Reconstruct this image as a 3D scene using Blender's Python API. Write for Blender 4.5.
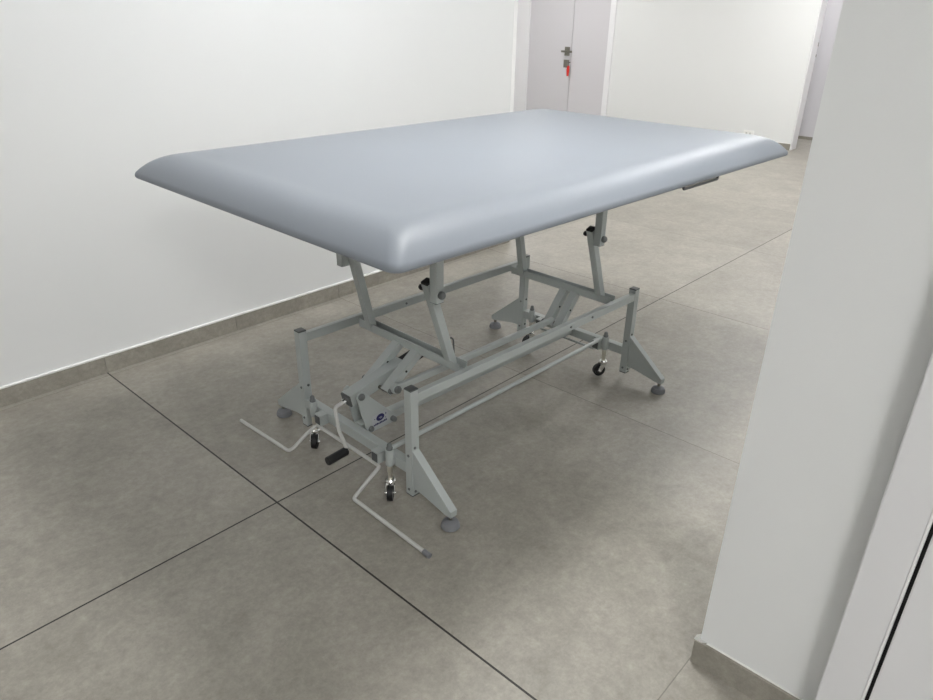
import bpy, bmesh, math
from mathutils import Vector, Matrix

for o in list(bpy.data.objects):
    bpy.data.objects.remove(o, do_unlink=True)
S = bpy.context.scene
COL = S.collection

# ------------------------------------------------------------------ camera
cam_d = bpy.data.cameras.new('camera')
cam_d.sensor_width = 36.0
cam_d.lens = 700.525 * 36.0 / 933.0
cam_d.clip_start = 0.05
cam = bpy.data.objects.new('camera', cam_d)
COL.objects.link(cam)
FW = Vector((0.66704594, 0.60487069, -0.43494961))
RT = Vector((0.67734922, -0.73548818, 0.0159738))
UP = Vector((0.31023821, 0.30526804, 0.9003131))
m = Matrix((RT, UP, -FW)).transposed().to_4x4()
m.translation = Vector((-0.898587, -2.828214, 1.370688))
cam.matrix_world = m
S.camera = cam

# ------------------------------------------------------------------ world, exposure
W = bpy.data.worlds.new('world')
S.world = W
W.use_nodes = True
W.node_tree.nodes['Background'].inputs[0].default_value = (0.9, 0.95, 1.0, 1)
W.node_tree.nodes['Background'].inputs[1].default_value = 0.3
S.view_settings.view_transform = 'Standard'
S.view_settings.look = 'None'
S.view_settings.exposure = 0.17
S.view_settings.gamma = 1.0
S.view_settings.use_curve_mapping = False

# ceiling light panels: x, y, size x, size y, watts
CEIL = 2.70
PANELS = [
    (0.95, -1.56, 0.5, 0.5, 40),
    (-2.70, -1.90, 0.6, 0.6, 5),
    (-1.50, -4.20, 0.6, 0.6, 54),
    (4.10, -1.10, 0.6, 0.6, 32),
    (6.50, -0.60, 0.6, 0.6, 44),
    (4.40, 2.60, 0.6, 0.6, 42),
    (6.30, 2.90, 0.6, 0.6, 24),
    (8.25, 0.40, 0.3, 0.6, 12),
]

# ------------------------------------------------------------------ helpers
def new_mat(name, col, rough=0.5, metal=0.0, spec=0.5, coat=0.0, bump=0.0, bscale=200.0, var=0.0, vscale=3.0):
    mt = bpy.data.materials.new(name)
    mt.use_nodes = True
    nt = mt.node_tree
    b = nt.nodes['Principled BSDF']
    b.inputs['Base Color'].default_value = (*col, 1)
    b.inputs['Roughness'].default_value = rough
    b.inputs['Metallic'].default_value = metal
    b.inputs['Specular IOR Level'].default_value = spec
    b.inputs['Coat Weight'].default_value = coat
    tc = nt.nodes.new('ShaderNodeTexCoord')
    if var > 0:
        n = nt.nodes.new('ShaderNodeTexNoise')
        n.inputs['Scale'].default_value = vscale
        n.inputs['Detail'].default_value = 4
        nt.links.new(tc.outputs['Object'], n.inputs['Vector'])
        mx = nt.nodes.new('ShaderNodeMix'); mx.data_type = 'RGBA'
        mx.inputs[6].default_value = (*[c * (1 - var) for c in col], 1)
        mx.inputs[7].default_value = (*[min(1, c * (1 + var)) for c in col], 1)
        nt.links.new(n.outputs['Fac'], mx.inputs[0])
        nt.links.new(mx.outputs[2], b.inputs['Base Color'])
    if bump > 0:
        n2 = nt.nodes.new('ShaderNodeTexNoise')
        n2.inputs['Scale'].default_value = bscale
        n2.inputs['Detail'].default_value = 3
        nt.links.new(tc.outputs['Object'], n2.inputs['Vector'])
        bp = nt.nodes.new('ShaderNodeBump')
        bp.inputs['Strength'].default_value = bump
        bp.inputs['Distance'].default_value = 0.002
        nt.links.new(n2.outputs['Fac'], bp.inputs['Height'])
        nt.links.new(bp.outputs['Normal'], b.inputs['Normal'])
    return mt

def stone_mat(name, joints, tint=1.0, rough=0.42):
    """large-format concrete-look porcelain tile; joints laid on a 1.2 m grid"""
    mt = bpy.data.materials.new(name)
    mt.use_nodes = True
    nt = mt.node_tree; N = nt.nodes; L = nt.links
    b = N['Principled BSDF']
    tc = N.new('ShaderNodeTexCoord')
    geo = N.new('ShaderNodeNewGeometry')
    pos = geo.outputs['Position']
    sep = N.new('ShaderNodeSeparateXYZ'); L.new(pos, sep.inputs[0])
    def M(op, a, bb=None, clamp=False):
        n = N.new('ShaderNodeMath'); n.operation = op; n.use_clamp = clamp
        for i, v in enumerate((a, bb)):
            if v is None: continue
            if isinstance(v, (int, float)): n.inputs[i].default_value = v
            else: L.new(v, n.inputs[i])
        return n.outputs[0]
    def ramp(fac, pts):
        r = N.new('ShaderNodeValToRGB')
        while len(r.color_ramp.elements) < len(pts): r.color_ramp.elements.new(0.5)
        for e, (p, c) in zip(r.color_ramp.elements, pts):
            e.position = p; e.color = (*c, 1)
        L.new(fac, r.inputs[0]); return r.outputs[0]
    # tile index -> offset of the pattern and small tone change from tile to tile
    tx = M('FLOOR', M('DIVIDE', sep.outputs[0], 1.2))
    ty = M('FLOOR', M('DIVIDE', M('ADD', sep.outputs[1], 0.0367), 1.2))
    cmb = N.new('ShaderNodeCombineXYZ'); L.new(tx, cmb.inputs[0]); L.new(ty, cmb.inputs[1])
    wn = N.new('ShaderNodeTexWhiteNoise'); wn.noise_dimensions = '2D'; L.new(cmb.outputs[0], wn.inputs['Vector'])
    off = N.new('ShaderNodeVectorMath'); off.operation = 'SCALE'; off.inputs['Scale'].default_value = 7.0
    L.new(wn.outputs['Color'], off.inputs[0])
    pv = N.new('ShaderNodeVectorMath'); pv.operation = 'ADD'
    L.new(pos, pv.inputs[0]); L.new(off.outputs[0], pv.inputs[1])
    def noise(scale, detail, rough_, dist=0.0, vec=None):
        n = N.new('ShaderNodeTexNoise')
        n.inputs['Scale'].default_value = scale; n.inputs['Detail'].default_value = detail
        n.inputs['Roughness'].default_value = rough_; n.inputs['Distortion'].default_value = dist
        L.new(vec or pv.outputs[0], n.inputs['Vector']); return n.outputs['Fac']
    big = noise(2.2, 5, 0.6, 0.4)
    mid = noise(7, 10, 0.76, 0.3)
    mp = N.new('ShaderNodeMapping'); mp.inputs['Scale'].default_value = (16, 34, 30); mp.inputs['Rotation'].default_value = (0, 0, 0.5)
    L.new(pv.outputs[0], mp.inputs['Vector'])
    streak = noise(1.0, 4, 0.7, 1.5, mp.outputs[0])
    fine = noise(42, 8, 0.85)
    t = M('ADD', M('MULTIPLY', big, 0.22), M('MULTIPLY', mid, 0.32))
    t = M('ADD', t, M('MULTIPLY', streak, 0.06))
    t = M('ADD', t, M('MULTIPLY', fine, 0.40))
    t = M('ADD', t, M('MULTIPLY', M('SUBTRACT', wn.outputs['Value'], 0.5), 0.035))
    k = tint * 1.05
    colr = ramp(t, [(0.36, (0.205*k, 0.192*k, 0.164*k)), (0.50, (0.306*k, 0.287*k, 0.249*k)), (0.64, (0.43*k, 0.404*k, 0.354*k))])
    # sparse dark pits
    vor = N.new('ShaderNodeTexVoronoi'); vor.inputs['Scale'].default_value = 9; L.new(pv.outputs[0], vor.inputs['Vector'])
    pit = M('LESS_THAN', vor.outputs['Distance'], 0.022)
    mxp = N.new('ShaderNodeMix'); mxp.data_type = 'RGBA'
    L.new(M('MULTIPLY', pit, 0.45), mxp.inputs[0]); L.new(colr, mxp.inputs[6]); mxp.inputs[7].default_value = (0.10, 0.095, 0.085, 1)
    out = mxp.outputs[2]
    hgt = M('ADD', M('MULTIPLY', mid, 0.6), M('MULTIPLY', streak, 0.25))
    if joints:
        def line(coord, origin, half):
            f = M('PINGPONG', M('ADD', coord, -origin), 0.6)
            return M('LESS_THAN', f, half)
        # the joints through the first crossing are the widest and darkest
        jyn = M('LESS_THAN', M('ABSOLUTE', M('ADD', sep.outputs[1], 1.2367)), 0.0026)
        jy = M('MAXIMUM', jyn, M('MULTIPLY', line(sep.outputs[1], -1.2367, 0.0014), 0.4))
        ax = M('ABSOLUTE', sep.outputs[0])
        jx0 = M('LESS_THAN', ax, 0.0028)
        jx = M('MULTIPLY', line(sep.outputs[0], 0.0, 0.0012), M('GREATER_THAN', ax, 0.5))
        # the third joint row in x is dark, the others nearly the colour of the tile
        j3 = M('LESS_THAN', M('ABSOLUTE', M('SUBTRACT', sep.outputs[0], 2.4)), 0.0016)
        soft = M('MULTIPLY', jx, 0.7)
        jj = M('MAXIMUM', M('MULTIPLY', jy, 1.0), M('MAXIMUM', jx0, M('MAXIMUM', soft, M('MULTIPLY', j3, 0.85))))
        mx = N.new('ShaderNodeMix'); mx.data_type = 'RGBA'
        L.new(jj, mx.inputs[0]); L.new(out, mx.inputs[6]); mx.inputs[7].default_value = (0.022, 0.019, 0.016, 1)
        out = mx.outputs[2]
    L.new(out, b.inputs['Base Color'])
    L.new(M('ADD', M('MULTIPLY', mid, 0.2), rough - 0.1), b.inputs['Roughness'])
    b.inputs['Specular IOR Level'].default_value = 0.4
    bp = N.new('ShaderNodeBump'); bp.inputs['Strength'].default_value = 0.35; bp.inputs['Distance'].default_value = 0.0025
    L.new(hgt, bp.inputs['Height']); L.new(bp.outputs['Normal'], b.inputs['Normal'])
    return mt

M_FLOOR = stone_mat('grey_porcelain_tile', True)
M_SKIRT = stone_mat('grey_porcelain_skirting', False, tint=0.92)
M_WALL = new_mat('warm_white_wall_paint', (0.79, 0.80, 0.80), 0.7, bump=0.12, bscale=350, var=0.008)
M_CEIL = new_mat('ceiling_paint', (0.84, 0.84, 0.83), 0.9)
M_TRIMW = new_mat('white_sealing_bead', (0.86, 0.86, 0.84), 0.35)
M_DOOR = new_mat('lilac_white_door_lacquer', (0.67, 0.655, 0.685), 0.45)
M_FRAME = new_mat('lilac_white_door_frame', (0.86, 0.855, 0.88), 0.4)
M_CASING = new_mat('white_casing_lacquer', (0.76, 0.76, 0.775), 0.4)
M_SEALW = new_mat('white_edge_strip', (0.9, 0.9, 0.9), 0.3)
M_DARK = new_mat('black_rubber_seal', (0.012, 0.012, 0.012), 0.6)
M_STEEL = new_mat('brushed_stainless', (0.25, 0.24, 0.21), 0.3, 1.0)
M_CHROME = new_mat('chrome', (0.85, 0.85, 0.84), 0.12, 1.0)
M_RED = new_mat('red_plastic', (0.75, 0.03, 0.02), 0.4)
M_VINYL = new_mat('blue_grey_vinyl', (0.248, 0.272, 0.305), 0.44, spec=0.36, bump=0.10, bscale=900)
M_BOARD = new_mat('dark_underside_board', (0.10, 0.10, 0.105), 0.7)
M_PAINT = new_mat('light_grey_powder_coat', (0.43, 0.46, 0.45), 0.36, spec=0.5, bump=0.05, bscale=600)
M_PAINTL = new_mat('pale_grey_rod_coat', (0.56, 0.56, 0.54), 0.35)
M_CAP = new_mat('dark_grey_plastic_cap', (0.085, 0.09, 0.09), 0.5)
M_BOLT = new_mat('grey_bolt_cap', (0.15, 0.16, 0.16), 0.45)
M_BLACK = new_mat('black_plastic', (0.008, 0.008, 0.009), 0.45)
M_RUB = new_mat('grey_rubber', (0.19, 0.195, 0.21), 0.55)
M_ZINC = new_mat('yellow_zinc', (0.70, 0.67, 0.60), 0.35, 1.0)
M_NAVY = new_mat('navy_print', (0.012, 0.010, 0.09), 0.5)
M_LABEL = new_mat('clear_label_white', (0.46, 0.48, 0.50), 0.4)
M_SOCK = new_mat('white_plastic', (0.85, 0.85, 0.83), 0.35)
M_LFR = new_mat('light_frame_white', (0.8, 0.8, 0.8), 0.5)

def emat(name, strength, col=(1, 0.995, 0.985)):
    mt = bpy.data.materials.new(name); mt.use_nodes = True
    nt = mt.node_tree; nt.nodes.remove(nt.nodes['Principled BSDF'])
    e = nt.nodes.new('ShaderNodeEmission'); e.inputs[0].default_value = (*col, 1); e.inputs[1].default_value = strength
    nt.links.new(e.outputs[0], nt.nodes['Material Output'].inputs[0]); return mt

def obj(name, bm, mat, parent=None, bevel=0.0, smooth=False, loc=None, segs=2):
    me = bpy.data.meshes.new(name)
    bmesh.ops.recalc_face_normals(bm, faces=bm.faces[:])
    bm.to_mesh(me); bm.free()
    mats = mat if isinstance(mat, (list, tuple)) else [mat]
    for x in mats: me.materials.append(x)
    o = bpy.data.objects.new(name, me)
    COL.objects.link(o)
    if parent: o.parent = parent
    if loc: o.location = loc
    if smooth:
        for p in me.polygons: p.use_smooth = True
        try: me.set_sharp_from_angle(angle=math.radians(38))
        except Exception: pass
    if bevel > 0:
        md = o.modifiers.new('bevel', 'BEVEL'); md.width = bevel; md.segments = segs
        md.limit_method = 'ANGLE'; md.angle_limit = math.radians(40); md.harden_normals = False
    return o

def thing(name, label, cat, loc=(0, 0, 0), rz=0.0, group=None):
    o = bpy.data.objects.new(name, None); COL.objects.link(o)
    o.empty_display_size = 0.05
    o.location = loc; o.rotation_euler = (0, 0, rz)
    o['label'] = label; o['category'] = cat
    if group: o['group'] = group
    return o

def tag(o, label, cat, group=None):
    o['label'] = label; o['category'] = cat
    if group: o['group'] = group
    return o

def struct(name, bm, mat, parent=None, bevel=0.0):
    o = obj(name, bm, mat, parent, bevel)
    if parent is None: o['kind'] = 'structure'
    return o

def box(bm, x0, x1, y0, y1, z0, z1):
    vs = [bm.verts.new((x, y, z)) for x in (x0, x1) for y in (y0, y1) for z in (z0, z1)]
    for f in ((0, 1, 3, 2), (4, 6, 7, 5), (0, 4, 5, 1), (2, 3, 7, 6), (0, 2, 6, 4), (1, 5, 7, 3)):
        bm.faces.new([vs[i] for i in f])
    return bm

def B(*a): return box(bmesh.new(), *a)

def bar(bm, p0, p1, w, h, up=(0, 0, 1)):
    """solid rectangular tube from p0 to p1; w across, h along 'up'"""
    p0 = Vector(p0); p1 = Vector(p1); d = (p1 - p0).normalized()
    up = Vector(up); s = d.cross(up).normalized(); u = s.cross(d).normalized()
    vs = []
    for p in (p0, p1):
        for a, c in ((-1, -1), (1, -1), (1, 1), (-1, 1)):
            vs.append(bm.verts.new(p + s * (a * w / 2) + u * (c * h / 2)))
    for f in ((3, 2, 1, 0), (4, 5, 6, 7), (0, 1, 5, 4), (1, 2, 6, 5), (2, 3, 7, 6), (3, 0, 4, 7)):
        bm.faces.new([vs[i] for i in f])
    return bm

def rod(bm, pts, r, n=14, fillet=0.0, cap=True):
    """round rod along a polyline, corners filleted"""
    P = [Vector(p) for p in pts]
    if fillet > 0 and len(P) > 2:
        Q = [P[0]]
        for i in range(1, len(P) - 1):
            a, b_, c = P[i - 1], P[i], P[i + 1]
            f = min(fillet, (a - b_).length * .45, (c - b_).length * .45)
            s = b_ + (a - b_).normalized() * f; e = b_ + (c - b_).normalized() * f
            for k in range(7):
                t = k / 6
                Q.append(s * (1 - t) ** 2 + b_ * 2 * t * (1 - t) + e * t * t)
        Q.append(P[-1]); P = Q
    prev = None; ref = None
    for i, p in enumerate(P):
        d = (P[min(i + 1, len(P) - 1)] - P[max(i - 1, 0)]).normalized()
        if ref is None:
            ref = d.orthogonal().normalized()
        ref = (ref - d * ref.dot(d)).normalized(); o2 = d.cross(ref)
        ring = [bm.verts.new(p + (ref * math.cos(2 * math.pi * k / n) + o2 * math.sin(2 * math.pi * k / n)) * r) for k in range(n)]
        if prev:
            for k in range(n):
                bm.faces.new((prev[k], prev[(k + 1) % n], ring[(k + 1) % n], ring[k]))
        elif cap: bm.faces.new(ring[::-1])
        prev = ring
    if cap: bm.faces.new(prev)
    return bm

def lathe(bm, prof, origin=(0, 0, 0), axis=(0, 0, 1), n=24):
    """prof: list of (radius, height along axis)"""
    o = Vector(origin); a = Vector(axis).normalized(); r0 = a.orthogonal().normalized(); r1 = a.cross(r0)
    prev = None
    for r, h in prof:
        c = o + a * h
        if r < 1e-6: ring = [bm.verts.new(c)]
        else: ring = [bm.verts.new(c + (r0 * math.cos(2 * math.pi * k / n) + r1 * math.sin(2 * math.pi * k / n)) * r) for k in range(n)]
        if prev:
            for k in range(n):
                k2 = (k + 1) % n
                if len(prev) == 1 and len(ring) > 1: bm.faces.new((prev[0], ring[k2], ring[k]))
                elif len(ring) == 1 and len(prev) > 1: bm.faces.new((prev[k], prev[k2], ring[0]))
                elif len(ring) > 1: bm.faces.new((prev[k], prev[k2], ring[k2], ring[k]))
        prev = ring
    return bm

def plate(bm, pts, off):
    """extrude a planar polygon by the vector off"""
    off = Vector(off)
    a = [bm.verts.new(Vector(p)) for p in pts]; b_ = [bm.verts.new(Vector(p) + off) for p in pts]
    bm.faces.new(a); bm.faces.new(b_[::-1]); n = len(pts)
    for k in range(n): bm.faces.new((a[k], b_[k], b_[(k + 1) % n], a[(k + 1) % n]))
    return bm

# ------------------------------------------------------------------ room shell
XL, XC, YB = -3.6, 0.343, -5.4       # west wall, column face, south wall
YC = -2.45                           # corridor side of the column wall
XE = 2.605                           # east end of the long left wall
XF = 7.655                           # far wall face
XB = 8.63                            # back of the recess

struct('floor', B(XL - .2, XB + .3, YB - .2, 5.3, -0.12, 0.0), M_FLOOR)
struct('ceiling', B(XL - .2, XB + .3, YB - .2, 5.3, CEIL, CEIL + .12), M_CEIL)
struct('wall_left', B(XL - .2, XE, 0.0, 0.22, 0, CEIL), M_WALL)
struct('wall_far', B(XF, 7.82, 0.0, 2.46, 0, CEIL), M_WALL)
struct('wall_far_north', B(XF, 7.865, 4.15, 5.2, 0, CEIL), M_WALL)
bm = B(XF, 7.865, 2.46, 4.15, 2.16, CEIL)
struct('wall_far_lintel', bm, M_WALL)
struct('wall_bay', B(XE, XF, 5.0, 5.2, 0, CEIL), M_WALL)
struct('wall_bay_west', B(XE - .22, XE, 0.22, 5.2, 0, CEIL), M_WALL)
struct('wall_recess', B(XB, XB + .2, YC, 2.2, 0, CEIL), M_DOOR)
struct('wall_recess_north', B(7.865, XB, 2.0, 2.2, 0, CEIL), M_WALL)
struct('wall_column', B(XC, XC + .2, -2.708, YC, 0, CEIL), M_WALL)
struct('wall_right', B(XC + .2, XB + .2, YC - .2, YC, 0, CEIL), M_WALL)
struct('wall_column_south', B(XC, XC + .2, YB, -3.80, 0, CEIL), M_WALL)
struct('wall_back', B(XL - .2, XC + .2, YB - .2, YB, 0, CEIL), M_WALL)
struct('wall_behind', B(XL - .2, XL, YB, 0.0, 0, CEIL), M_WALL)
struct('wall_column_lintel', B(XC, XC + .2, -3.80, -2.708, 2.12, CEIL), M_WALL)

# skirting boards of the same tile with a white sealing bead on top
BH = 0.0700
def skirting(name, x0, x1, y0, y1):
    return struct(name, B(x0, x1, y0, y1, 0.0, BH), M_SKIRT, bevel=0.0008)
def split_skirt(name, x0, x1, y, d, step=0.6, start=0.0):
    bm = bmesh.new(); xs = [x0]
    k = math.ceil((x0 - start) / step + 1e-6)
    while start + k * step < x1 - 1e-6:
        xs.append(start + k * step); k += 1
    xs.append(x1)
    for a, b_ in zip(xs[:-1], xs[1:]): box(bm, a + .0007, b_ - .0007, min(y, y + d), max(y, y + d), 0, BH)
    return struct(name, bm, M_SKIRT, bevel=0.0008)
split_skirt('baseboard_left', XL, XE, 0.0, -0.010)
skirting('baseboard_left_end', XE, XE + .010, -0.010, 0.22)
skirting('baseboard_far', XF - .010, XF, 0.0, 2.42)
split_skirt('baseboard_right', XC + .02, XB, YC, 0.010)
skirting('baseboard_column', XC - .010, XC, -2.700, YC + .010)
struct('baseboard_recess', B(XB - .010, XB, YC, 2.0, 0, .035), M_SKIRT)
struct('trim_1', rod(bmesh.new(), [(XL, -0.005, BH + .005), (XE, -0.005, BH + .005)], 0.0060, 10), M_TRIMW)
struct('trim_2', rod(bmesh.new(), [(XC - .002, -2.700, BH + .001), (XC - .002, YC, BH + .001)], 0.0022, 8), M_TRIMW)
struct('trim_3', rod(bmesh.new(), [(XF - .0035, 0.0, BH + .003), (XF - .0035, 2.42, BH + .003)], 0.005, 8), M_TRIMW)
# chrome corner piece at the foot of the column
bm = plate(bmesh.new(), [(XC - .0115, YC + .0115, BH), (XC - .0115, YC - .004, BH), (XC - .0015, YC - .020, BH), (XC - .0015, YC + .0015, BH), (XC + .020, YC + .0015, BH), (XC + .004, YC + .0115, BH)], (0, 0, .0035))
struct('trim_4', bm, M_CHROME)
# metal corner guard around the free edge of the left wall
struct('trim_5', plate(bmesh.new(), [(XE - .03, -.0015, BH + .012), (XE + .0015, -.0015, BH + .012), (XE + .0015, .03, BH + .012), (XE, .03, BH + .012), (XE, 0, BH + .012), (XE - .03, 0, BH + .012)], (0, 0, CEIL - BH - .012)), M_SEALW)

# ---- door 1: double-leaf door in the far wall
d1 = struct('door_1', B(XF - .004, XF + .04, 3.108, 3.828, 0.008, 2.08), M_DOOR, bevel=.002)
struct('door_panel', B(XF - .002, XF + .04, 2.545, 3.102, 0.008, 2.08), M_DOOR, d1, bevel=.002)
struct('door_frame', B(XF - .022, XF + .10, 3.83, 4.15, 0, 2.16), M_FRAME, d1, bevel=.004)
struct('door_frame', B(XF - .022, XF + .10, 2.46, 2.54, 0, 2.16), M_FRAME, d1, bevel=.004)
struct('door_frame', B(XF - .022, XF + .10, 2.54, 3.83, 2.085, 2.16), M_FRAME, d1, bevel=.004)
# square-rose lever handle and square key escutcheon
hy = 3.168
bm = B(XF - .014, XF - .004, hy - .040, hy + .040, 0.850, 0.962)
struct('handle_plate', bm, M_STEEL, d1, bevel=.002)
bm = bmesh.new()
rod(bm, [(XF - .012, hy, .905), (XF - .060, hy, .905)], .016, 12)
bar(bm, (XF - .062, hy + .060, .905), (XF - .062, hy - .110, .905), .022, .026)
struct('door_handle', bm, M_STEEL, d1, bevel=.004)
struct('lock_plate', B(XF - .014, XF - .004, hy - .045, hy + .045, 0.700, 0.800), M_STEEL, d1, bevel=.002)
# key with red tag hanging in the lock
key = thing('key', 'small key with a red plastic tag hanging in the lock of the far door', 'key', (XF - .02, hy - .060, .770))
key.scale = (1.5, 1.5, 1.5)
obj('key_bow', plate(bmesh.new(), [(-.034, -.002, -.016), (-.012, -.002, -.016), (-.006, -.002, 0), (-.012, -.002, .014), (-.034, -.002, .014)], (0, .004, 0)), M_STEEL, key)
obj('key_blade', B(-.008, .010, -.0015, .0015, -.004, .004), M_STEEL, key)
obj('key_ring', rod(bmesh.new(), [(-.028 + .012 * math.cos(a), -.004, -.022 + .012 * math.sin(a)) for a in [i * math.pi / 8 for i in range(17)]], .0012, 6), M_STEEL, key)
bm = plate(bmesh.new(), [(-.034, -.024, -.030), (-.034, -.002, -.026), (-.034, .006, -.060), (-.034, .000, -.115), (-.034, -.018, -.115), (-.034, -.024, -.070)], (.006, 0, 0))
obj('key_tag', bm, M_RED, key, bevel=.001)

# ---- door 2: door frame and leaf at the right edge, close to the camera
bm = B(XC - .048, XC + .20, -2.779, -2.705, 0, 2.16)
d2 = struct('door_2', bm, M_CASING, bevel=.003)
struct('door_edge_strip', B(XC - .0495, XC - .02, -2.7815, -2.777, 0, 2.12), M_SEALW, d2)
struct('door_seal', B(XC - .030, XC + .05, -2.789, -2.7815, 0.002, 2.12), M_DARK, d2)
struct('door_leaf', B(XC - .046, XC - .004, -3.72, -2.788, 0.008, 2.10), M_CASING, d2, bevel=.002)
struct('door_frame', B(XC - .048, XC + .20, -3.80, -3.722, 0, 2.16), M_CASING, d2, bevel=.003)
struct('door_frame', B(XC - .048, XC + .20, -3.722, -2.779, 2.11, 2.16), M_CASING, d2, bevel=.003)

# ---- door frame lining on the end of the far wall, with latch plates
d3 = struct('door_3', B(7.668, 7.826, -0.012, 0.0, 0, 2.2), M_FRAME, bevel=.002)
struct('strike_plate', B(7.823, 7.829, -0.018, -0.004, 1.09, 1.13), M_STEEL, d3)
struct('strike_plate', B(7.823, 7.829, -0.018, -0.004, 0.98, 1.01), M_STEEL, d3)

# ---- small things on the far wall
sk = thing('wall_socket', 'small white double socket low on the far wall behind the table', 'socket', (XF, .50, .133))
obj('cover', B(-.012, 0, -.06, .06, -.032, .032), M_SOCK, sk, bevel=.003)
for s in (-.022, .022):
    obj('socket_insert', lathe(bmesh.new(), [(.0, -.002), (.013, -.002), (.013, .0035), (.0, .0035)], (-.0135, s, 0), (1, 0, 0), 16), M_PAINTL, sk)
th = thing('wall_switch', 'small pale box high on the far wall right of the double door', 'switch', (XF, 2.035, 1.563))
obj('cover', B(-.014, 0, -.075, .075, -.04, .04), M_SOCK, th, bevel=.003)
obj('button', B(-.018, -.012, -.03, .03, -.02, .02), M_SOCK, th, bevel=.002)

# ---- ceiling light panels (above the frame, they light the room)
PL = ['square ceiling light panel above the treatment table',
      'dim square ceiling light panel at the near end of the long left wall',
      'square ceiling light panel above the room behind the camera',
      'square ceiling light panel over the corridor just past the table',
      'square ceiling light panel over the far end of the corridor',
      'square ceiling light panel in the side bay left of the corridor',
      'square ceiling light panel in the side bay close to the double door',
      'narrow ceiling light panel in the recess behind the far wall']
for (x, y, sx, sy, w), lb in zip(PANELS, PL):
    t = thing('ceiling_light', lb, 'ceiling light', (x, y, CEIL), group='ceiling light panels')
    bm = bmesh.new(); f = .02
    for a in ((-sx/2 - f, sx/2 + f, -sy/2 - f, -sy/2), (-sx/2 - f, sx/2 + f, sy/2, sy/2 + f), (-sx/2 - f, -sx/2, -sy/2, sy/2), (sx/2, sx/2 + f, -sy/2, sy/2)):
        box(bm, *a, -.012, 0)
    obj('frame', bm, M_LFR, t)
    obj('diffuser', B(-sx/2, sx/2, -sy/2, sy/2, -.008, -.001), emat('panel_light', w / (sx * sy * math.pi)), t)

# ================================================================== treatment table
T = thing('treatment_table', 'large grey-blue padded treatment table on a height-adjustable grey steel frame', 'treatment table', (0.8872, -1.275, 0), -0.0311)

# ---- padded top
HL, HW, Z0 = 0.974, 0.605, 0.908
def rrect(a, b_, r, n=8, nl=26, nw=18):
    pts = []
    r = max(r, .002)
    for cx, cy, a0 in ((a - r, b_ - r, 0), (-a + r, b_ - r, 90), (-a + r, -b_ + r, 180), (a - r, -b_ + r, 270)):
        arc = [(cx + r * math.cos(math.radians(a0 + 90 * k / n)), cy + r * math.sin(math.radians(a0 + 90 * k / n))) for k in range(n + 1)]
        pts += arc
        nx, ny = (( -a + r, b_) if a0 == 0 else (-a, -b_ + r) if a0 == 90 else (a - r, -b_) if a0 == 180 else (a, b_ - r))
        cnt = nl if a0 in (0, 180) else nw
        for k in range(1, cnt): pts.append((arc[-1][0] + (nx - arc[-1][0]) * k / cnt, arc[-1][1] + (ny - arc[-1][1]) * k / cnt))
    return pts
prof = [(0.030, -0.004), (0.007, -0.004), (0.003, -0.003), (0.0006, 0.0), (0.0, 0.004), (0.0008, 0.009), (0.0028, 0.0135)]
Wd, Hh = 0.135, 0.0555
for k in range(1, 21):
    t = (k / 20) ** 1.35
    prof.append((0.0028 + Wd * t, 0.0135 + (Hh - .001) * (1 - (1 - t) ** 3.0)))
for q, z in ((0.175, .0687), (0.215, .0694), (0.28, .0703), (0.38, .0710), (0.50, .0714), (0.59, .0715)):
    prof.append((q, z))
bm = bmesh.new(); prev = None
for s, z in prof:
    r = 0.026 + max(0, s) * 0.12
    ring = [bm.verts.new((x, y, Z0 + z)) for x, y in rrect(HL - s, HW - s, min(r, HW - s - .001))]
    if prev:
        n = len(ring)
        for k in range(n): bm.faces.new((prev[k], prev[(k + 1) % n], ring[(k + 1) % n], ring[k]))
    prev = ring
bm.faces.new(prev)
top = obj('padded_top', bm, M_VINYL, T, smooth=True)
top.location = (.062, .0, 0); top.rotation_euler = (0, 0, .0066)
top.data.polygons.foreach_set('use_smooth', [True] * len(top.data.polygons))
obj('underside_board', B(-HL + .025, HL - .025, -HW + .025, HW - .025, Z0 - .008, Z0 + .004), M_BOARD, top, bevel=.002)
# bent steel bracket under the near long edge
bm = bar(bmesh.new(), (.240, -.585, .9000), (.480, -.585, .9000), .006, .004)
rod(bm, [(.255, -.592, .906), (.255, -.592, .894), (.475, -.592, .894), (.475, -.592, .906)], .0045, 8, .012)
obj('edge_bracket', bm, M_CAP, T, bevel=.001)

# ---- upper carrier under the top
UL, UR, VL = -0.433, 0.384, 0.196
for u in (UL, UR):
    obj('cross_tube', bar(bmesh.new(), (u, -.50, Z0 - .024), (u, .50, Z0 - .024), .03, .03), M_PAINT, T, bevel=.002)
for v in (-.40, .40):
    obj('long_tube', bar(bmesh.new(), (-.80, v, Z0 - .0245), (.80, v, Z0 - .0245), .03, .031), M_PAINT, T, bevel=.002)

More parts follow.
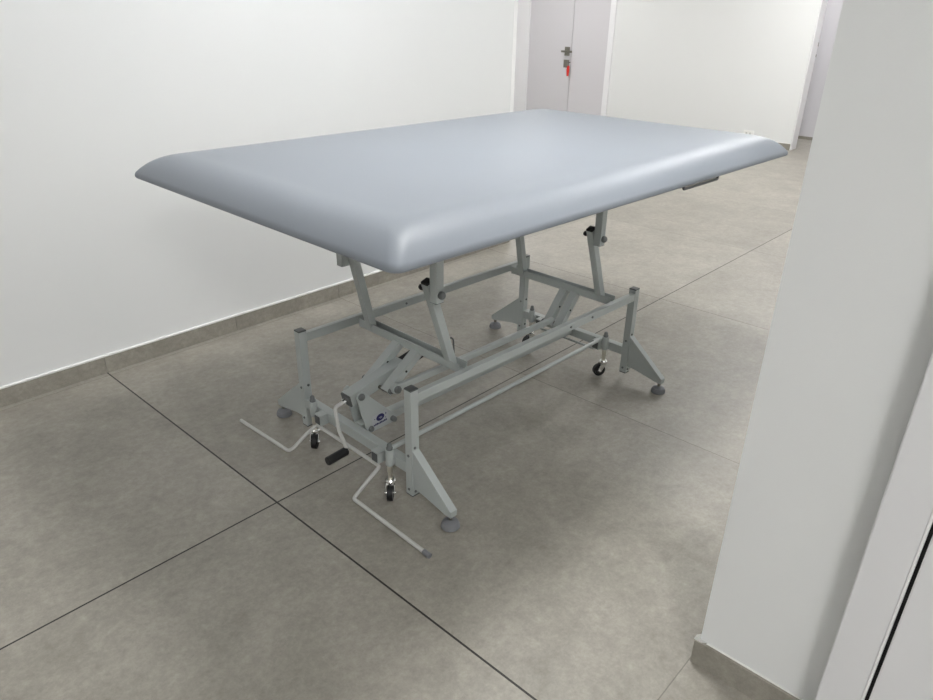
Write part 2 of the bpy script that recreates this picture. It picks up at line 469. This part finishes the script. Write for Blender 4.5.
ZB = 0.386                                # top of the slanted-leg crossbars
LEGTOP = {(False, -1): -.430, (False, 1): -.409, (True, -1): .384, (True, 1): .420}
for u0, ut in ((-0.344, UL), (0.478, UR)):
    # channel crossbar
    bm = bmesh.new()
    bar(bm, (u0, -.252, ZB - .0285), (u0, .252, ZB - .0285), .036, .003)
    for q in (-1, 1): bar(bm, (u0 + q * .0165, -.252, ZB - .015), (u0 + q * .0165, .252, ZB - .015), .003, .030)
    obj('crossbar', bm, M_PAINT, T, bevel=.001)
    for s in (-1, 1):
        # slanted leg, a square tube
        p0 = Vector((u0 + (.004 if s < 0 else -.004), s * VL, ZB - .027)); p1 = Vector((LEGTOP[(u0 > 0, s)], s * VL, .625)); d = (p1 - p0).normalized()
        pt = p1 + d * .038
        lg = obj('slanted_leg', bar(bmesh.new(), p0, pt, .028, .028, (1, 0, 0)), M_PAINT, T, bevel=.0025)
        obj('leg_cap', bar(bmesh.new(), pt - d * .001, pt + d * .009, .0275, .0275, (1, 0, 0)), M_BLACK, lg, bevel=.003)
        ut = (UL, .418)[u0 > 0] if s > 0 else (UL, UR)[u0 > 0]
        # vertical tube hanging from the carrier beside it
        dt = obj('hanging_tube', bar(bmesh.new(), (ut, s * (VL + .030), .607), (ut, s * (VL + .030), Z0 - .039), .030, .030, (1, 0, 0)), M_PAINT, T, bevel=.0025)
        obj('tube_cap', bar(bmesh.new(), (ut, s * (VL + .030), .607), (ut, s * (VL + .030), .608), .0305, .0305, (1, 0, 0)), M_CAP, dt, bevel=.001)
        # clamp bolt with domed cap outside, smaller nut inside
        ob = obj('bolt', lathe(bmesh.new(), [(0, 0), (.0115, 0), (.0125, .005), (.011, .011), (.006, .015), (0, .016)] if s < 0 else [(0, 0), (.008, 0), (.008, .004), (0, .005)], (ut + .001, s * (VL + .045), .633), (0, s, 0), 20), M_BOLT, dt, smooth=True)
        obj('bolt', lathe(bmesh.new(), [(0, 0), (.009, 0), (.010, .005), (.008, .011), (0, .012)], (pt.x - .006, s * (VL - .013), pt.z - .016), (0, -s, 0), 16), M_BLACK, lg, smooth=True)

# ---- base: posts, side rails, cross beams, feet
PU, PV, PT = 0.586, 0.280, 0.398
for e in (-1, 1):
    for s in (-1, 1):
        post = obj('post', bar(bmesh.new(), (e * PU, s * PV, .036), (e * PU, s * PV, PT), .030, .030, (1, 0, 0)), M_PAINT, T, bevel=.002)
        obj('post_cap', bar(bmesh.new(), (e * PU, s * PV, PT - .001), (e * PU, s * PV, PT + .0045), .030, .030, (1, 0, 0)), M_CAP, post, bevel=.0015)
        obj('post_cap', bar(bmesh.new(), (e * PU, s * PV, .032), (e * PU, s * PV, .037), .029, .029, (1, 0, 0)), M_CAP, post, bevel=.0015)
        for z in (.183, .062):
            for ax, off in (((-1, 0, 0), (-.015, 0)), ((0, s, 0), (0, s * .015))):
                if ax[0]: org = (e * PU - .015, s * PV, z - (.006 if s < 0 else -.004))
                else: org = (e * PU - .003, s * (PV + .015), z + (.024 if z > .1 else -.012))
                obj('bolt', lathe(bmesh.new(), [(0, 0), (.0045, 0), (.0045, .0025), (.002, .004), (0, .004)], org, ax, 10), M_BOLT, post)
        if s > 0:
            for z in (.196, .074):
                obj('bolt', lathe(bmesh.new(), [(0, 0), (.0045, 0), (.0045, .0025), (.002, .004), (0, .004)], (e * PU + .003, PV - .015, z), (0, -1, 0), 10), M_CAP, post)
        # gusset foot: folded sheet, flange on the sloping edge
        y0, y1 = s * (PV + .0155), s * .458
        u = e * PU
        bm = bmesh.new()
        web = [(u - .0015, y0, .196), (u - .0015, y1, .062), (u - .0015, y1, .044), (u - .0015, s * .436, .044), (u - .0015, s * .335, .064), (u - .0015, y0, .066)]
        pts = [(u - .0125, p[1], p[2]) for p in web]
        plate(bm, pts, (.003, 0, 0))
        pts = [(u + .0095, p[1], p[2]) for p in web]
        plate(bm, pts, (.003, 0, 0))
        plate(bm, [(u - .013, y0, .194), (u - .013, y1, .060), (u - .013, y1, .064), (u - .013, y0, .199)], (.026, 0, 0))
        plate(bm, [(u - .013, y1 - s * .003, .044), (u - .013, y1, .044), (u - .013, y1, .064), (u - .013, y1 - s * .003, .064)], (.026, 0, 0))
        plate(bm, [(u - .013, y1, .045), (u + .013, y1, .045), (u + .013, y1 - s * .03, .045), (u - .013, y1 - s * .03, .045)], (0, 0, .003))
        ft = obj('foot', bm, M_PAINT, T, bevel=.0008)
        cy = s * .444
        obj('foot_bolt', lathe(bmesh.new(), [(0, 0), (.006, 0), (.006, .020), (0, .020)], (u, cy, .028), (0, 0, 1), 12), M_STEEL, ft)
        obj('rubber_pad', lathe(bmesh.new(), [(0, 0), (.026, 0), (.0285, .003), (.0275, .011), (.0235, .020), (.014, .0245), (.009, .027), (0, .027)], (u, cy, 0.0002), (0, 0, 1), 28), M_RUB, ft, smooth=True)
for s in (-1, 1):
    rl = obj('side_rail', bar(bmesh.new(), (-PU + .015, s * (PV + .004), .370), (PU - .015, s * (PV + .004), .370), .021, .030), M_PAINT, T, bevel=.002)
    for u in (.155, .285) if s < 0 else (-.12,):
        obj('bolt', lathe(bmesh.new(), [(0, 0), (.0045, 0), (.004, .003), (0, .004)], (u, s * (PV + .004) - .0105, .370), (0, -1, 0), 10), M_BOLT, rl)
for e in (-1, 1):
    obj('cross_beam', bar(bmesh.new(), (e * PU, -PV + .015, .128), (e * PU, PV - .015, .128), .030, .036), M_PAINT, T, bevel=.002)
obj('centre_beam', bar(bmesh.new(), (-.571, .004, .136), (PU - .015, .004, .136), .034, .030), M_PAINT, T, bevel=.002)

# ---- castors with sleeves on both cross beams
def castor(u, v, swing):
    sl = obj('caster_sleeve', lathe(bmesh.new(), [(0, .120), (.012, .120), (.013, .123), (.013, .173), (.012, .176), (0, .176)], (u, v, 0), (0, 0, 1), 18), M_PAINT, T, smooth=True)
    obj('sleeve_bracket', B(*sorted((u + .008, u + .022)), v - .009, v + .009, .122, .144), M_PAINT, sl, bevel=.001)
    obj('sleeve_cap', lathe(bmesh.new(), [(0, .1755), (.010, .1755), (.0105, .182), (.008, .185), (.0075, .193), (.005, .197), (0, .198)], (u, v, 0), (0, 0, 1), 16), M_BOLT, sl, smooth=True)
    obj('caster_stem', lathe(bmesh.new(), [(0, .066), (.0075, .066), (.0075, .092), (.009, .094), (.009, .1205), (0, .1205)], (u, v, 0), (0, 0, 1), 14), M_ZINC, sl)
    du, dv = math.cos(swing) * .016, math.sin(swing) * .016
    c = (u + du, v + dv)
    ax = Vector((-math.sin(swing), math.cos(swing), 0))
    obj('caster_collar', lathe(bmesh.new(), [(0, .053), (.015, .053), (.017, .057), (.017, .065), (.013, .070), (0, .070)], (u, v, 0), (0, 0, 1), 20), M_CHROME, sl, smooth=True)
    bm = bmesh.new()
    dd = Vector((math.cos(swing), math.sin(swing), 0))
    for q in (-1, 1):
        o = Vector((u, v, 0)) + ax * (q * .0125)
        plate(bm, [o + dd * -.011 + Vector((0, 0, .056)), o + dd * .015 + Vector((0, 0, .056)), o + dd * .025 + Vector((0, 0, .028)), o + dd * .016 + Vector((0, 0, .019)), o + dd * .008 + Vector((0, 0, .026))], ax * (.002 * q))
    plate(bm, [Vector((u, v, .054)) + ax * a + dd * b_ for a, b_ in ((-.0145, -.011), (.0145, -.011), (.0145, .016), (-.0145, .016))], (0, 0, .002))
    obj('caster_fork', bm, M_CHROME, sl, bevel=.0005)
    wh = obj('caster_wheel', lathe(bmesh.new(), [(0, -.0085), (.010, -.0085), (.010, -.0065), (.019, -.0065), (.021, -.0095), (.0255, -.0085), (.0262, 0), (.0255, .0085), (.021, .0095), (.019, .0065), (.010, .0065), (.010, .0085), (0, .0085)], (c[0], c[1], .0265), ax, 28), M_BLACK, sl, smooth=True)
    obj('axle_bolt', lathe(bmesh.new(), [(0, -.019), (.0045, -.018), (.0045, .018), (0, .019)], (c[0], c[1], .0265), ax, 12), M_CHROME, sl)
castor(-.618, -.212, math.radians(224))
castor(-.618, .190, math.radians(222))
castor(.548, -.198, math.radians(150))
castor(.548, .195, math.radians(170))

# ---- pivot blocks, pedal rods
for u in (-.6165, .5555):
    for v, sz in ((-.156, .017), (.148, .017)):
        pb = obj('pivot_block', B(u - .0155, u + .0155, v - sz, v + sz, .108, .146), M_PAINT, T, bevel=.0015)
        obj('block_insert', B(u - .0175, u - .015, v - sz + .004, v + sz - .004, .112, .142), M_CAP, pb, bevel=.001)
pr = obj('pedal_rod', rod(bmesh.new(), [(-.755, .452, .044), (-.738, .176, .040), (-.722, .170, .044), (-.668, .166, .080), (-.628, .161, .100), (-.628, -.175, .100),
                           (-.662, -.176, .082), (-.722, -.180, .050), (-.742, -.186, .044), (-.745, -.520, .042)], .0060, 14, .012), M_PAINTL, T, smooth=True)
obj('rod_cap', rod(bmesh.new(), [(-.7447, -.502, .042), (-.7452, -.527, .042)], .0078, 14), M_RUB, pr, smooth=True)
obj('link_rod', rod(bmesh.new(), [(.545, .142, .106), (.545, -.150, .106)], .0055, 12), M_PAINT, T, smooth=True)
obj('connecting_rod', rod(bmesh.new(), [(-.600, -.199, .166), (.530, -.186, .166)], .0075, 16), M_PAINT, T, smooth=True)

# ---- lifting mechanism
def bolt_head(parent, u, v, z, s=-1, r=.0115, h=.013):
    return obj('bolt', lathe(bmesh.new(), [(0, 0), (r, 0), (r * 1.06, h * .45), (r * .85, h * .85), (0, h)], (u, v, z), (0, s, 0), 18), M_BOLT, parent, smooth=True)
LB = [(-.487, .278), (.368, .254)]       # lower link pivots (u, z)
LTp = [(-.360, .368), (.462, .366)]      # upper ends under the crossbars
for (ub, zb), (ua, za) in zip(LB, LTp):
    d = (Vector((ua, 0, za)) - Vector((ub, 0, zb))).normalized()
    for v in ((.047, -.047) if ub < 0 else (-.030, -.083)):
        bm = bmesh.new()
        p0 = Vector((ub, v, zb)) - d * .016; p1 = Vector((ua, v, za)) - d * .004
        nrm = Vector((-d.z, 0, d.x))
        bar(bm, p0, p1, .034, .003, nrm)
        for q in (-1, 1):
            bar(bm, p0 + Vector((0, q * .0155, 0)) - nrm * .0125, p1 + Vector((0, q * .0155, 0)) - nrm * .0125, .003, .025, nrm)
        lk = obj('lift_link', bm, M_PAINT, T, bevel=.0008)
        mid = p0.lerp(p1, .58)
        obj('bolt', lathe(bmesh.new(), [(0, 0), (.004, 0), (.004, .002), (0, .002)], (mid.x + .003, v - .017, mid.z - .012), (0, -1, 0), 10), M_BLACK, lk)
        if v > -.04: bolt_head(lk, ub, v + .017, zb - .012, 1, .010, .010)
        else: bolt_head(lk, ub, v - .017, zb - .010, -1, .010, .010 if ub < 0 else .014)
cp = obj('coupling_bar', bar(bmesh.new(), (-.474, -.075, .276), (.366, -.056, .262), .016, .024), M_PAINT, T, bevel=.004)
obj('bar_end', lathe(bmesh.new(), [(0, -.0085), (.017, -.0085), (.017, .0085), (0, .0085)], (-.474, -.075, .276), (0, 1, 0), 20), M_PAINT, cp)
bolt_head(cp, -.474, -.0835, .276, -1, .0125, .012)
obj('pivot_pin', rod(bmesh.new(), [(-.490, -.058, .264), (-.490, .07, .264)], .006, 12), M_STEEL, cp)
obj('pivot_pin', rod(bmesh.new(), [(.372, -.092, .250), (.372, -.012, .250)], .006, 12), M_STEEL, cp)
obj('cable_hook', rod(bmesh.new(), [(-0.234, -0.070, 0.369), (-0.220, -0.070, 0.374), (-0.209, -0.070, 0.363), (-0.206, -0.070, 0.326), (-0.202, -.066, .272)], .0030, 8, .005), M_CAP, cp, smooth=True)

# spindle housing with crank
A0 = Vector((-.603, .010, .252)); A1 = Vector((-.375, .010, .300)); da = (A1 - A0).normalized()
hs = obj('spindle_housing', bar(bmesh.new(), A0, A1, .046, .042), M_PAINT, T, bevel=.002)
obj('housing_end', bar(bmesh.new(), A0 - da * .006, A0 + da * .001, .044, .040), M_CAP, hs, bevel=.002)
obj('inner_tube', bar(bmesh.new(), A1 - da * .01, A1 + da * .10, .034, .032), M_BLACK, hs, bevel=.001)
crk = obj('crank', rod(bmesh.new(), [A0 - da * .004, A0 - da * .050, (-.654, .000, .190), (-.652, -.004, .160), (-.646, -.018, .125), (-.640, -.022, .090)], .0060, 14, .010), M_PAINTL, T, smooth=True)
obj('crank_collar', rod(bmesh.new(), [A0 - da * .006, A0 - da * .020], .010, 16), M_CHROME, crk, smooth=True)
obj('crank_handle', rod(bmesh.new(), [(-.640, -.021, .089), (-.645, -.021, .089), (-.712, -.021, .084), (-.717, -.021, .084)], .0145, 18), M_BLACK, crk, bevel=.003)

# triangular side plates with maker's badge
pA, pB, pC = (-.584, .273), (-.552, .142), (-.461, .144)
def tri_pts(v):
    out = []
    import itertools
    P = [Vector((a[0], v, a[1])) for a in (pA, pB, pC)]; r = .016 if v < 0 else .011
    for i in range(3):
        p, a, c = P[i], P[i - 1], P[(i + 1) % 3]
        n1 = (p - a).normalized(); n2 = (c - p).normalized()
        o1 = Vector((n1.z, 0, -n1.x)); o2 = Vector((n2.z, 0, -n2.x))
        cen = (P[0] + P[1] + P[2]) / 3
        if o1.dot(p - cen) < 0: o1 = -o1
        if o2.dot(p - cen) < 0: o2 = -o2
        for k in range(6):
            t = k / 5; dd = (o1 * (1 - t) + o2 * t).normalized(); out.append(p + dd * r)
    return out
for v, s in ((-.032, -1), (.034, 1)):
    pl = obj('side_plate', plate(bmesh.new(), tri_pts(v), (0, .006 if s > 0 else -.006, 0)), M_PAINT, T, bevel=.001)
    vo = v + s * .006
    for a in ((pA, pB, pC) if s < 0 else (pB,)):
        bolt_head(pl, a[0], vo, a[1], s, .0115 if a is pA else .0095, .010 if a is not pC else .018)
    if s < 0:
        # badge: dark blue oval with light strokes, lettering strip under it
        # plate-local axes: right = +u (0.999,.., slope), up = z
        def badge(pu, pz, du, dz, w, h, mat, name, par, thick=.0006, n=28, sup=2.0):
            bmx = bmesh.new(); ex = Vector((du, 0, dz)).normalized(); ey = Vector((-dz, 0, du)).normalized()
            pts = []
            for k in range(n):
                a = 2 * math.pi * k / n; c_, s_ = math.cos(a), math.sin(a)
                pts.append(Vector((pu, vo - .0001, pz)) + ex * (w * math.copysign(abs(c_) ** (2 / sup), c_)) + ey * (h * math.copysign(abs(s_) ** (2 / sup), s_)))
            plate(bmx, pts, (0, -thick, 0)); return obj(name, bmx, mat, par)
        lb = badge(-.512, .162, 1, .06, 0.034, .023, M_LABEL, 'badge_label', pl, .0004, 40, 6)
        def mark(pu, pz, w, h, mat, name='badge_mark'):
            o_ = badge(pu, pz, 1, .06, w, h, mat, name, lb, .0009 if mat is M_NAVY else .0013)
            return o_
        mark(-.512, .169, .0165, .0125, M_NAVY, 'badge_emblem')
        mark(-.512, .1695, .0075, .0009, M_LABEL, 'badge_stroke'); mark(-.510, .1660, .0060, .0008, M_LABEL, 'badge_stroke')
        mark(-.4885, .175, .0016, .0042, M_NAVY); mark(-.5355, .169, .0018, .0018, M_NAVY); mark(-.490, .160, .0018, .0018, M_NAVY)
        bmx = bmesh.new()
        for k in range(9):
            uu = -.540 + k * .0062
            box(bmx, uu, uu + .0046, vo - .0012, vo - .0002, 0.1445 + .0003 * k, .1450 + .0003 * k + (.0062 if k % 3 else .0045))
        obj('badge_lettering', bmx, M_NAVY, lb)
